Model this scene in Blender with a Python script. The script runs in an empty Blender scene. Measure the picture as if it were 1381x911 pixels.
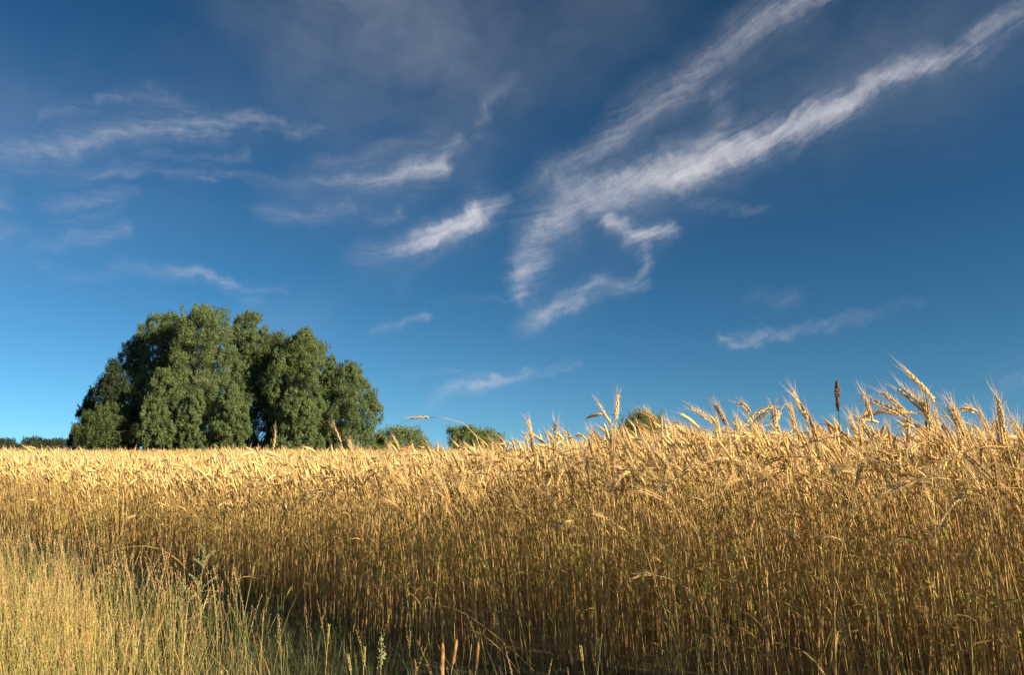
import bpy, math, random
import numpy as np
from mathutils import Vector, Matrix
R = math.radians
scene = bpy.context.scene
col = scene.collection

# ------------------------------------------------------------------ camera
CAMZ = 1.2
PITCH = R(8.0)
FPX = 1074.0                      # focal length in photo pixels (1381 wide)
cam_d = bpy.data.cameras.new('camera')
cam_d.sensor_width = 36.0
cam_d.lens = 36.0 * FPX / 1381.0
cam_d.clip_start = 0.05
cam_d.clip_end = 6000
cam = bpy.data.objects.new('camera', cam_d)
cam.location = (0, 0, CAMZ)
cam.rotation_euler = (R(90) + PITCH, 0, 0)
col.objects.link(cam)
scene.camera = cam

def ray(px, py):
    a = (px - 690.5) / FPX
    b = (455.5 - py) / FPX
    return Vector((a, math.cos(PITCH) - b * math.sin(PITCH), math.sin(PITCH) + b * math.cos(PITCH)))

def at(px, py, Y):
    """world point on the sight line of a photo pixel, at depth Y (metres ahead)"""
    d = ray(px, py)
    return Vector((0, 0, CAMZ)) + d * (Y / d.y)

# ------------------------------------------------------------------ light
SUN_EL = R(20)
SUN_AZ = R(-31)                   # direction to the sun, CCW from +X
sun_vec = Vector((math.cos(SUN_AZ) * math.cos(SUN_EL), math.sin(SUN_AZ) * math.cos(SUN_EL), math.sin(SUN_EL)))
sd = bpy.data.lights.new('sun', 'SUN')
sd.energy = 5.0
sd.angle = R(0.5)
sd.color = (1.0, 0.84, 0.61)
so = bpy.data.objects.new('sun', sd)
so.rotation_euler = sun_vec.to_track_quat('Z', 'Y').to_euler()
so.location = (20, -10, 15)
col.objects.link(so)

scene.view_settings.view_transform = 'Standard'
scene.view_settings.look = 'None'
scene.view_settings.exposure = 1.12
scene.view_settings.gamma = 1.0
scene.view_settings.use_curve_mapping = False
scene.cycles.max_bounces = 8
scene.cycles.diffuse_bounces = 6
scene.cycles.transmission_bounces = 4
scene.cycles.transparent_max_bounces = 8

# ------------------------------------------------------------------ sky with cirrus
world = bpy.data.worlds.new('World')
scene.world = world
world.use_nodes = True
world.cycles.sampling_method = 'NONE'
nt = world.node_tree
nt.nodes.clear()
N = nt.nodes.new
L = nt.links.new

def math_n(op, a, b=None, c=None, clamp=False):
    n = N('ShaderNodeMath')
    n.operation = op
    n.use_clamp = clamp
    for k, v in enumerate((a, b, c)):
        if v is None:
            continue
        if isinstance(v, (int, float)):
            n.inputs[k].default_value = v
        else:
            L(v, n.inputs[k])
    return n.outputs[0]

def vmath(op, a, b=None, c=None, out=0):
    n = N('ShaderNodeVectorMath')
    n.operation = op
    for k, v in enumerate((a, b, c)):
        if v is None:
            continue
        if isinstance(v, (tuple, list)):
            n.inputs[k].default_value = v
        else:
            L(v, n.inputs[k])
    return n.outputs[out]

sky = N('ShaderNodeTexSky')
sky.sky_type = 'NISHITA'
sky.sun_disc = False
sky.sun_elevation = SUN_EL
sky.sun_rotation = math.pi / 2 - SUN_AZ
sky.altitude = 300
sky.air_density = 1.0
sky.dust_density = 0.25
sky.ozone_density = 2.2
gam = N('ShaderNodeGamma')
gam.inputs['Gamma'].default_value = 1.72
L(sky.outputs[0], gam.inputs['Color'])
hsv = N('ShaderNodeHueSaturation')
hsv.inputs['Saturation'].default_value = 1.06
hsv.inputs['Value'].default_value = 0.212
hsv.inputs['Hue'].default_value = 0.484
L(gam.outputs[0], hsv.inputs['Color'])

tc = N('ShaderNodeTexCoord')
# clear dry air: the horizon takes the colour of the sky a little above it
L(vmath('NORMALIZE', vmath('ADD', tc.outputs['Generated'], (0, 0, 0.125))), sky.inputs['Vector'])
sep = N('ShaderNodeSeparateXYZ')
L(tc.outputs['Generated'], sep.inputs[0])
az = math_n('ARCTAN2', sep.outputs[0], sep.outputs[1])
el = math_n('ARCSINE', sep.outputs[2])
comb = N('ShaderNodeCombineXYZ')
L(az, comb.inputs[0])
L(el, comb.inputs[1])
P0 = comb.outputs[0]

def noise(vec, scale, detail=4, rough=0.55, lac=2.0, dist=0.0):
    n = N('ShaderNodeTexNoise')
    n.inputs['Scale'].default_value = scale
    n.inputs['Detail'].default_value = detail
    n.inputs['Roughness'].default_value = rough
    n.inputs['Lacunarity'].default_value = lac
    n.inputs['Distortion'].default_value = dist
    L(vec, n.inputs['Vector'])
    return n

def warp(vec, scale, amp, detail=3, rough=0.55):
    n = noise(vec, scale, detail, rough)
    d = vmath('SUBTRACT', n.outputs['Color'], (0.5, 0.5, 0.5))
    return vmath('MULTIPLY_ADD', d, (amp, amp, 0), vec)

PW = warp(P0, 6.0, 0.06, 2)
PW = warp(PW, 16.0, 0.050, 3, 0.6)
PW = warp(PW, 44.0, 0.015, 6, 0.72)

def azel(px, py):
    d = ray(px, py).normalized()
    return math.atan2(d.x, d.y), math.asin(d.z)

def strokes(vec, polys):
    """union of soft tapered bands along polylines [(px, py, width_px, strength), ...]"""
    cur = None
    for poly in polys:
        for (x0, y0, w0, i0), (x1, y1, w1, i1) in zip(poly, poly[1:]):
            a = azel(x0, y0)
            b = azel(x1, y1)
            ba = (b[0] - a[0], b[1] - a[1])
            l2 = ba[0] ** 2 + ba[1] ** 2
            pa = vmath('SUBTRACT', vec, (a[0], a[1], 0))
            h = math_n('ADD', vmath('DOT_PRODUCT', pa, (ba[0] / l2, ba[1] / l2, 0), out=1), 0.0, clamp=True)
            hv = N('ShaderNodeCombineXYZ')
            L(h, hv.inputs[0]); L(h, hv.inputs[1])
            q = vmath('MULTIPLY_ADD', hv.outputs[0], (-ba[0], -ba[1], 0), pa)
            dist = vmath('LENGTH', q, out=1)
            wid = math_n('MULTIPLY_ADD', h, 1.4 * (w1 - w0) / FPX, 1.4 * w0 / FPX)
            st = math_n('MULTIPLY_ADD', h, i1 - i0, i0)
            mr = N('ShaderNodeMapRange')
            mr.interpolation_type = 'SMOOTHSTEP'
            L(dist, mr.inputs[0])
            mr.inputs[1].default_value = 0.0
            L(wid, mr.inputs[2])
            L(st, mr.inputs[3])
            mr.inputs[4].default_value = 0.0
            v = mr.outputs[0]
            cur = v if cur is None else math_n('MAXIMUM', cur, v)
            # a negligible tie to the previous band keeps the shader's evaluation in order (small stack)
            vec = vmath('ADD', vec, vmath('MULTIPLY', cur, (1e-8, 1e-8, 0)))
    return math_n('POWER', cur, 1.35)

bright = strokes(PW, [
    [(1400, 18, 20, .6), (1290, 75, 24, .7), (1180, 125, 28, .8), (1050, 172, 34, .9), (950, 212, 40, 1.0), (860, 240, 44, .85), (770, 268, 40, .7), (722, 320, 36, .8), (703, 395, 26, .7)],
    [(1110, -20, 26, .6), (1020, 38, 28, .55), (955, 80, 34, .55), (880, 140, 40, .55), (820, 190, 38, .5), (740, 240, 30, .35), (690, 265, 20, .1)],
    [(965, 130, 24, .45), (975, 165, 22, .45), (990, 200, 24, .5)],
    [(680, 280, 24, .5), (640, 288, 26, .95), (590, 308, 26, .9), (545, 335, 24, .6), (475, 352, 26, .35)],
    [(600, 322, 16, .35), (532, 385, 14, .12)],
    [(490, 292, 10, .2), (535, 289, 12, .5)],
    [(612, 205, 16, .5), (590, 224, 22, .8), (535, 238, 26, .65), (470, 246, 22, .4), (400, 250, 16, .3)],
    [(400, 252, 12, .3), (330, 240, 12, .35), (250, 232, 12, .35), (120, 229, 14, .35), (-30, 232, 16, .25)],
    [(-20, 198, 20, .4), (90, 188, 22, .55), (165, 166, 24, .6), (260, 158, 22, .65), (330, 164, 14, .6), (440, 178, 8, .35)],
    [(150, 168, 26, .4), (190, 150, 18, .3), (300, 166, 22, .4)],
    [(815, 290, 18, .75), (850, 312, 20, .9), (905, 314, 15, .6)],
    [(852, 318, 14, .6), (858, 350, 13, .55), (845, 378, 14, .6)],
    [(850, 380, 20, .55), (812, 388, 22, .6), (760, 408, 22, .7), (728, 432, 18, .7), (700, 452, 14, .2)],
    [(560, 560, 10, .1), (608, 530, 14, .6), (655, 510, 14, .8), (700, 505, 9, .5), (775, 486, 8, .3)],
    [(560, 512, 8, .2), (650, 504, 9, .4)],
    [(515, 446, 10, .25), (580, 433, 10, .4)],
    [(968, 458, 14, .55), (1060, 443, 11, .45), (1150, 428, 8, .3), (1235, 414, 7, .12)],
    [(1020, 402, 16, .18), (1070, 398, 14, .16)],
    [(160, 366, 14, .3), (200, 372, 13, .35), (270, 380, 12, .6), (330, 386, 8, .5), (390, 388, 6, .3)],
    [(310, 392, 9, .35), (350, 403, 9, .3)],
    [(80, 268, 12, .25), (130, 264, 14, .45), (185, 268, 12, .35)],
    [(-10, 297, 16, .35), (50, 300, 10, .3)],
    [(60, 318, 16, .2), (175, 314, 12, .4)],
    [(-20, 262, 16, .35), (30, 266, 10, .1)],
    [(100, 290, 12, .2), (160, 288, 10, .3)],
    [(500, 530, 10, .2), (520, 524, 8, .15)],
    [(200, 110, 10, .2), (250, 135, 12, .4), (275, 150, 10, .4)],
    [(60, 140, 10, .25), (160, 118, 10, .3), (240, 128, 8, .2)],
    [(640, 190, 14, .3), (665, 140, 14, .35), (690, 95, 12, .2)],
    [(420, 215, 10, .2), (520, 200, 12, .35), (575, 190, 10, .3)],
    [(200, 205, 8, .25), (330, 212, 8, .25)],
    [(60, 350, 10, .2), (120, 368, 9, .25), (190, 378, 7, .15)],
    [(930, 268, 7, .25), (1040, 274, 7, .2)],
    [(360, 290, 14, .3), (470, 290, 14, .35)],
    [(610, 410, 8, .12), (720, 398, 10, .25)],
    [(1372, 500, 22, .22), (1400, 500, 24, .25)],
])
veil = strokes(warp(vmath('ADD', P0, vmath('MULTIPLY', bright, (1e-8, 1e-8, 0))), 5.0, 0.10, 4), [
    [(360, 10, 110, .6), (470, 20, 190, .9), (600, 40, 190, .95), (690, 60, 130, .6), (860, -10, 110, .4)],
    [(640, 90, 110, .6), (600, 180, 110, .6), (480, 250, 90, .55), (390, 280, 70, .4)],
    [(690, 130, 60, .55), (650, 180, 60, .5)],
    [(450, 110, 150, .5), (560, 150, 130, .5)],
    [(1400, 0, 140, .5), (1150, 110, 130, .55), (960, 200, 100, .5), (770, 290, 90, .45), (740, 400, 60, .3)],
    [(1080, 20, 90, .45), (880, 150, 90, .4)],
    [(0, 160, 120, .5), (150, 170, 110, .5), (320, 150, 90, .4)],
    [(80, 90, 60, .2), (300, 90, 70, .3)],
    [(-20, 300, 110, .35), (150, 300, 90, .3), (330, 290, 60, .15)],
    [(620, 300, 80, .4), (500, 350, 60, .3)],
    [(420, 430, 60, .35), (360, 440, 50, .3)],
    [(560, 280, 60, .3), (400, 290, 60, .3)],
    [(840, 330, 60, .3), (740, 430, 50, .25)],
    [(640, 520, 50, .2), (700, 500, 40, .2)],
])
# wispy texture: fibres combed along the wind, level on the left, climbing on the right
sx = N('ShaderNodeSeparateXYZ')
L(warp(P0, 9.0, 0.05, 4), sx.inputs[0])
azp = math_n('MAXIMUM', math_n('ADD', sx.outputs[0], 0.22), 0.0)
lift = math_n('MULTIPLY', math_n('POWER', azp, 1.35), 0.40)
fib = N('ShaderNodeCombineXYZ')
L(math_n('MULTIPLY', sx.outputs[0], 3.2), fib.inputs[0])
L(math_n('MULTIPLY', math_n('SUBTRACT', sx.outputs[1], lift), 19.0), fib.inputs[1])
wisps = noise(fib.outputs[0], 1.5, 10, 0.6, dist=.35)
fine = noise(PW, 60, 7, 0.68)
fib2 = vmath('MULTIPLY_ADD', fib.outputs[0], (1.0, 2.1, 1.0), (3.7, 9.1, 0))
strands = noise(fib2, 1.7, 8, 0.62, dist=.25)
# ridged noise gives thin filaments
ridge = math_n('POWER', math_n('SUBTRACT', 1.0, math_n('ABSOLUTE', math_n('MULTIPLY_ADD', strands.outputs[0], 5.0, -2.5)), clamp=True), 1.3)
body = N('ShaderNodeMapRange'); body.interpolation_type = 'SMOOTHSTEP'
L(math_n('MULTIPLY_ADD', bright, 0.30, math_n('MULTIPLY_ADD', fine.outputs[0], 0.30, math_n('MULTIPLY', wisps.outputs[0], 0.70))), body.inputs[0])
body.inputs[1].default_value = 0.50; body.inputs[2].default_value = 0.94
dens_b = math_n('MULTIPLY', math_n('POWER', bright, 0.75), math_n('MULTIPLY_ADD', ridge, 0.20, math_n('MULTIPLY', body.outputs[0], 0.80)))
soft = noise(warp(vmath('MULTIPLY', P0, (1.0, 1.5, 1.0)), 8.0, 0.10, 4), 7.0, 6, 0.58)
w1 = N('ShaderNodeMapRange'); L(soft.outputs[0], w1.inputs[0])
w1.inputs[1].default_value = 0.36; w1.inputs[2].default_value = 0.66
w1.inputs[3].default_value = 0.45; w1.inputs[4].default_value = 1.15
dens_v = math_n('MULTIPLY', math_n('MULTIPLY', veil, w1.outputs[0]), 0.19)
# 1-(1-a)(1-b)
dens = math_n('SUBTRACT', 1.0, math_n('MULTIPLY', math_n('SUBTRACT', 1.0, math_n('MULTIPLY', dens_b, 1.0), clamp=True), math_n('SUBTRACT', 1.0, dens_v, clamp=True)), clamp=True)
cl = N('ShaderNodeMixRGB')
L(dens, cl.inputs[0])
L(hsv.outputs[0], cl.inputs[1])
CLOUD = (4.3, 4.25, 4.5, 1)
cl.inputs[2].default_value = CLOUD
bg = N('ShaderNodeBackground')
bg.inputs['Strength'].default_value = 0.075
L(cl.outputs[0], bg.inputs[0])
wo = N('ShaderNodeOutputWorld')
L(bg.outputs[0], wo.inputs[0])

# ------------------------------------------------------------------ materials
def new_mat(name):
    m = bpy.data.materials.new(name)
    m.use_nodes = True
    m.node_tree.nodes.clear()
    return m

def ramp_mat(name, stops, rough=0.6, trans=0.25, spec=0.25, jitter=0.5, noise_scale=30.0, noise_amt=0.25):
    """plant material: colour picked per plant from a ramp, a little mottling, diffuse + translucent"""
    m = new_mat(name)
    t = m.node_tree
    nn, ll = t.nodes.new, t.links.new
    at_ = nn('ShaderNodeAttribute'); at_.attribute_name = 'tint'
    oi = nn('ShaderNodeObjectInfo')
    geo = nn('ShaderNodeNewGeometry')
    ns = nn('ShaderNodeTexNoise')
    ns.inputs['Scale'].default_value = noise_scale
    ns.inputs['Detail'].default_value = 3
    ll(geo.outputs['Position'], ns.inputs['Vector'])
    a = nn('ShaderNodeMath'); a.operation = 'MULTIPLY_ADD'
    va = nn('ShaderNodeAttribute'); va.attribute_name = 'vary'      # plants that are copies vary, single ones keep their own tint
    vj = nn('ShaderNodeMath'); vj.operation = 'MULTIPLY'; vj.inputs[1].default_value = jitter
    ll(va.outputs['Fac'], vj.inputs[0])
    ll(oi.outputs['Random'], a.inputs[0]); ll(vj.outputs[0], a.inputs[1]); ll(at_.outputs['Fac'], a.inputs[2])
    f = nn('ShaderNodeMath'); f.operation = 'FRACT'
    ll(a.outputs[0], f.inputs[0])
    rp = nn('ShaderNodeValToRGB')
    els = rp.color_ramp.elements
    while len(els) < len(stops):
        els.new(0.5)
    for e, (p, c) in zip(els, stops):
        e.position = p
        e.color = (*c, 1)
    ll(f.outputs[0], rp.inputs[0])
    mr = nn('ShaderNodeMapRange')
    ll(ns.outputs[0], mr.inputs[0])
    mr.inputs[1].default_value = 0.3; mr.inputs[2].default_value = 0.7
    mr.inputs[3].default_value = 1 - noise_amt; mr.inputs[4].default_value = 1 + noise_amt
    mx = nn('ShaderNodeVectorMath'); mx.operation = 'MULTIPLY'
    ll(rp.outputs[0], mx.inputs[0]); ll(mr.outputs[0], mx.inputs[1])
    pb = nn('ShaderNodeBsdfPrincipled')
    pb.inputs['Roughness'].default_value = rough
    pb.inputs['Specular IOR Level'].default_value = spec
    ll(mx.outputs[0], pb.inputs['Base Color'])
    tr = nn('ShaderNodeBsdfTranslucent')
    ll(mx.outputs[0], tr.inputs[0])
    ms = nn('ShaderNodeMixShader')
    ms.inputs[0].default_value = trans
    ll(pb.outputs[0], ms.inputs[1]); ll(tr.outputs[0], ms.inputs[2])
    o = nn('ShaderNodeOutputMaterial')
    ll(ms.outputs[0], o.inputs[0])
    return m

M = {}
M['stem'] = ramp_mat('rye_stem', [(0, (.46, .25, .085)), (.3, (.64, .40, .135)), (.62, (.70, .50, .19)), (.80, (.56, .45, .13)), (.92, (.40, .40, .09)), (.96, (.46, .24, .08)), (1, (.46, .25, .085))], 0.45, 0.12, 0.4)
M['leaf'] = ramp_mat('rye_leaf', [(0, (.42, .24, .08)), (.3, (.60, .40, .14)), (.52, (.52, .44, .12)), (.70, (.34, .38, .08)), (.85, (.30, .34, .07)), (1, (.46, .29, .10))], 0.6, 0.3, 0.2)
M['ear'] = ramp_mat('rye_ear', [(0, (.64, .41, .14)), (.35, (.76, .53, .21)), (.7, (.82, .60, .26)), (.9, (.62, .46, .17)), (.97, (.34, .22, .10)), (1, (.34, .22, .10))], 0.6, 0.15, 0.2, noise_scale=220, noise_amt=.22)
M['beard'] = ramp_mat('rye_beard', [(0, (.74, .54, .28)), (.5, (.82, .64, .38)), (1, (.78, .58, .30))], 0.5, 0.45, 0.3)
M['grass'] = ramp_mat('verge_grass', [(0, (.54, .33, .10)), (.3, (.68, .52, .20)), (.55, (.52, .46, .15)), (.8, (.33, .37, .09)), (1, (.36, .22, .09))], 0.55, 0.3, 0.3, jitter=0)
M['panicle'] = ramp_mat('grass_panicle', [(0, (.42, .25, .12)), (.5, (.60, .42, .20)), (1, (.42, .22, .13))], 0.7, 0.25, 0.1, jitter=0)
M['undergrass'] = ramp_mat('shade_toned_grass', [(0, (.055, .08, .035)), (.5, (.085, .11, .045)), (.8, (.16, .15, .065)), (1, (.08, .09, .04))], 0.5, 0.3, 0.3, jitter=0)  # green undergrowth, with the rye's shade mixed into its dark tones
M['timothy'] = ramp_mat('timothy_head', [(0, (.42, .22, .08)), (1, (.50, .28, .11))], 0.8, 0.1, 0.1, noise_scale=400, noise_amt=.4)
M['weed'] = ramp_mat('weed_green', [(0, (.22, .27, .09)), (1, (.31, .34, .13))], 0.6, 0.25, 0.2)
M['weedflower'] = ramp_mat('weed_flower', [(0, (.30, .33, .15)), (1, (.38, .38, .19))], 0.7, 0.25, 0.1, noise_scale=300)
M['dock'] = ramp_mat('dark_seed', [(0, (.17, .085, .04)), (1, (.24, .13, .06))], 0.7, 0.1, 0.1, noise_scale=300, noise_amt=.4)
M['petal'] = ramp_mat('orange_petal', [(0, (.75, .22, .03)), (1, (.75, .22, .03))], 0.6, 0.3, 0.1)
M['yellow'] = ramp_mat('yellow_petal', [(0, (.75, .52, .03)), (1, (.75, .52, .03))], 0.6, 0.3, 0.1)
def leaf_mat(name, a, b, c):
    return ramp_mat(name, [(0, a), (.5, b), (1, c)], 0.5, 0.28, 0.35, jitter=0, noise_scale=.9, noise_amt=.22)
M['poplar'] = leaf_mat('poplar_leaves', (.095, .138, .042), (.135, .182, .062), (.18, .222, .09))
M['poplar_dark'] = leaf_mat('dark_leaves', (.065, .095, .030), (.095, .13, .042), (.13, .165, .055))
M['pine'] = leaf_mat('pine_needles', (.025, .045, .020), (.040, .062, .028), (.055, .075, .035))
M['bush'] = leaf_mat('bush_leaves', (.12, .165, .045), (.17, .22, .062), (.22, .26, .085))
M['far'] = leaf_mat('far_leaves', (.035, .055, .030), (.050, .070, .036), (.065, .085, .045))

def bark_mat(name, c1, c2):
    m = new_mat(name); t = m.node_tree; nn, ll = t.nodes.new, t.links.new
    g = nn('ShaderNodeNewGeometry'); ns = nn('ShaderNodeTexNoise')
    ns.inputs['Scale'].default_value = 3; ns.inputs['Detail'].default_value = 6
    ll(g.outputs['Position'], ns.inputs['Vector'])
    rp = nn('ShaderNodeValToRGB'); rp.color_ramp.elements[0].color = (*c1, 1); rp.color_ramp.elements[1].color = (*c2, 1)
    rp.color_ramp.elements[0].position = .35; rp.color_ramp.elements[1].position = .65
    ll(ns.outputs[0], rp.inputs[0])
    pb = nn('ShaderNodeBsdfPrincipled'); pb.inputs['Roughness'].default_value = .9
    ll(rp.outputs[0], pb.inputs['Base Color'])
    bp = nn('ShaderNodeBump'); bp.inputs['Strength'].default_value = .6; ll(ns.outputs[0], bp.inputs['Height']); ll(bp.outputs[0], pb.inputs['Normal'])
    o = nn('ShaderNodeOutputMaterial'); ll(pb.outputs[0], o.inputs[0])
    return m
M['bark'] = bark_mat('tree_bark', (.06, .05, .04), (.17, .15, .125))
M['soil'] = bark_mat('dry_soil', (.10, .075, .04), (.19, .145, .075))

# ------------------------------------------------------------------ mesh helpers (numpy, triangles only)
rng = np.random.default_rng(7)
class Buf:
    """vertices and triangles, with a material slot per triangle and a tint per vertex"""
    def __init__(s):
        s.v, s.f, s.m, s.t, s.n = [], [], [], [], 0
    def add(s, v, f, mat=0, tint=0.5):
        v = np.asarray(v, float).reshape(-1, 3); f = np.asarray(f, int).reshape(-1, 3)
        s.v.append(v); s.f.append(f + s.n)
        s.m.append(np.full(len(f), mat) if np.isscalar(mat) else np.asarray(mat))
        s.t.append(np.full(len(v), tint, float) if np.isscalar(tint) else np.asarray(tint, float))
        s.n += len(v)
    def arrays(s):
        return np.concatenate(s.v), np.concatenate(s.f), np.concatenate(s.m), np.concatenate(s.t)
    def mesh(s, name, mats, smooth=False, vary=False):
        v, f, m, t = s.arrays()
        me = bpy.data.meshes.new(name)
        me.vertices.add(len(v)); me.vertices.foreach_set('co', v.astype(np.float32).ravel())
        me.loops.add(len(f) * 3); me.loops.foreach_set('vertex_index', f.astype(np.int32).ravel())
        me.polygons.add(len(f)); me.polygons.foreach_set('loop_start', np.arange(0, len(f) * 3, 3, dtype=np.int32))
        for x in mats:
            me.materials.append(x)
        if len(mats) > 1:
            me.polygons.foreach_set('material_index', m.astype(np.int32))
        if smooth:
            me.polygons.foreach_set('use_smooth', np.ones(len(f), bool))
        a = me.attributes.new('tint', 'FLOAT', 'POINT')
        a.data.foreach_set('value', t.astype(np.float32))
        if vary:
            a = me.attributes.new('vary', 'FLOAT', 'POINT')
            a.data.foreach_set('value', np.ones(len(v), np.float32))
        me.update(calc_edges=True)
        return me

def tube(pts, rad, n=3, cap=True):
    pts = np.asarray(pts, float); k = len(pts)
    rad = np.broadcast_to(np.asarray(rad, float), (k,))
    tan = np.gradient(pts, axis=0)
    tan /= np.linalg.norm(tan, axis=1)[:, None] + 1e-12
    ref = np.array([0, 1, 0.0]) if abs(tan[k // 2][1]) < 0.9 else np.array([1.0, 0, 0])
    a = np.cross(tan, ref); a /= np.linalg.norm(a, axis=1)[:, None] + 1e-12
    b = np.cross(tan, a)
    th = np.arange(n) * 2 * math.pi / n
    v = pts[:, None] + rad[:, None, None] * (a[:, None] * np.cos(th)[None, :, None] + b[:, None] * np.sin(th)[None, :, None])
    f = []
    for i in range(k - 1):
        for j in range(n):
            j2 = (j + 1) % n
            p, q, r, s = i * n + j, i * n + j2, (i + 1) * n + j2, (i + 1) * n + j
            f += [(p, q, r), (p, r, s)]
    v = v.reshape(-1, 3)
    if cap:
        e = (k - 1) * n
        for j in range(1, n - 1):
            f.append((e, e + j, e + j + 1))
            f.append((0, j + 1, j))
    return v, np.array(f)

def ribbon(pts, wid, side):
    pts = np.asarray(pts, float); k = len(pts)
    side = np.broadcast_to(np.asarray(side, float), (k, 3))
    wid = np.broadcast_to(np.asarray(wid, float), (k,))[:, None]
    v = np.empty((2 * k, 3)); v[0::2] = pts - side * wid / 2; v[1::2] = pts + side * wid / 2
    f = []
    for i in range(k - 1):
        f += [(2 * i, 2 * i + 1, 2 * i + 3), (2 * i, 2 * i + 3, 2 * i + 2)]
    return v, np.array(f)

def smooth01(x):
    x = np.clip(x, 0, 1); return x * x * (3 - 2 * x)

def unit(v):
    v = np.asarray(v, float); return v / (np.linalg.norm(v) + 1e-12)

# ------------------------------------------------------------------ one rye plant (bends towards -x, top of the curve at z = 1)
def rye_parts(lean, bend, ear_curve, ear_len, lod, seed, awn_spread=0.22, leafy=True, leaf_top=.64):
    """returns dict part -> (v, f); angles in degrees from the vertical"""
    rg = np.random.default_rng(seed)
    nseg = {0: 12, 1: 7, 2: 4}[lod]
    s = np.linspace(0, 1, nseg + 1) ** 0.8
    th = R(lean) * (0.3 + 0.7 * s) + R(bend) * smooth01((s - .72) / .28)
    ds = np.diff(s, prepend=0)
    x = -np.cumsum(np.sin(th) * ds); z = np.cumsum(np.cos(th) * ds)
    y = 0.02 * np.sin(s * 3 + rg.uniform(0, 6)) * rg.uniform(-1, 1)
    y = y - y[0]
    stem = np.stack([x, y, z], 1); stem[0] = 0
    ne = {0: 12, 1: 6, 2: 4}[lod]
    u = np.linspace(0, 1, ne + 1)
    the = th[-1] + R(ear_curve) * u
    el_ = ear_len / ne
    ex = stem[-1, 0] - np.concatenate([[0], np.cumsum(np.sin(the[1:]) * el_)])
    ez = stem[-1, 2] + np.concatenate([[0], np.cumsum(np.cos(the[1:]) * el_)])
    ear = np.stack([ex, np.full(ne + 1, stem[-1, 1]), ez], 1)
    top = max(stem[:, 2].max(), ear[:, 2].max())
    k = 1.0 / top
    stem *= k
    off = ear[0].copy(); ear = (ear - off) + stem[-1]
    out = {}
    r = {0: .0017, 1: .0019, 2: .0024}[lod]
    out['stem'] = tube(stem, np.linspace(r * 1.15, r * .75, nseg + 1), 4 if lod == 0 else 3)
    # ear and beard
    tw = rg.uniform(0, math.pi)
    eb = Buf(); bb = Buf()
    tan = np.gradient(ear, axis=0); tan /= np.linalg.norm(tan, axis=1)[:, None]
    bi = np.array([0, 1.0, 0])
    def frame(q):
        i = min(int(q * ne), ne - 1); fr = q * ne - i
        p = ear[i] * (1 - fr) + ear[i + 1] * fr
        t = unit(tan[i] * (1 - fr) + tan[i + 1] * fr)
        n1 = unit(np.cross(bi, t))
        a = n1 * math.cos(tw) + bi * math.sin(tw)
        b = np.cross(t, a)
        return p, t, a, b
    if lod == 0:
        rows = 13
        for i in range(rows):
            q = (i + .3) / (rows + .8)
            p, t, a, b = frame(q)
            taper = 0.62 + 0.38 * math.sin(math.pi * min(1, q * 1.05 + .12))
            for sgn in (-1, 1):
                c = p + a * sgn * .0029 * taper + b * rg.normal(0, .0014) + t * (.002 * sgn)
                d = unit(t + a * sgn * .30 + b * rg.normal(0, .16))
                w, h, l = rg.uniform(.0036, .0044) * taper, rg.uniform(.0040, .0050) * taper, rg.uniform(.013, .0165)
                a2 = unit(a - d * np.dot(a, d)); b2 = np.cross(d, a2)
                mid = c + d * l * .42
                v = [c - d * .001, mid + a2 * w, mid + b2 * h, mid - a2 * w, mid - b2 * h, c + d * l]
                f = [(0, 2, 1), (0, 3, 2), (0, 4, 3), (0, 1, 4), (5, 1, 2), (5, 2, 3), (5, 3, 4), (5, 4, 1)]
                eb.add(v, f)
                tip = c + d * l * .9
                for _ in range(2):
                    ad = unit(t + a * sgn * abs(rg.normal(awn_spread, .10)) + b * rg.normal(0, awn_spread * .8))
                    ll_ = rg.uniform(.032, .055) * (0.8 + .4 * q)
                    sd_ = unit(np.cross(ad, rg.normal(size=3))) * .00042
                    mid_ = tip + ad * ll_ * .5
                    end = tip + ad * ll_ + a * sgn * .003
                    bb.add([tip - sd_, tip + sd_, mid_ + sd_ * .8, mid_ - sd_ * .8, end], [(0, 1, 2), (0, 2, 3), (3, 2, 4)])
    else:
        prof = {1: [.0025, .0064, .0076, .0076, .0070, .0054, .0012], 2: [.0025, .0064, .0066, .0052, .0012]}[lod]
        v, f = tube(ear, prof, 5 if lod == 1 else 3)
        if lod == 1:
            v = v + rg.normal(0, .0007, v.shape)
        eb.add(v, f)
        na, wa = (20, .0006) if lod == 1 else (12, .0011)
        for i in range(na):
            q = .1 + .85 * (i + .5) / na
            p, t, a, b = frame(q)
            ang = rg.uniform(0, 2 * math.pi)
            rd = a * math.cos(ang) + b * math.sin(ang) * .7
            tip = p + rd * .004 + t * .008
            ad = unit(t + rd * abs(rg.normal(awn_spread, .1)))
            sd_ = unit(np.cross(ad, rg.normal(size=3))) * wa
            bb.add([tip - sd_, tip + sd_, tip + ad * rg.uniform(.035, .058)], [(0, 1, 2)])
    out['ear'] = eb.arrays()[:2]
    out['beard'] = bb.arrays()[:2]
    # leaves
    lv = []
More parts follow.
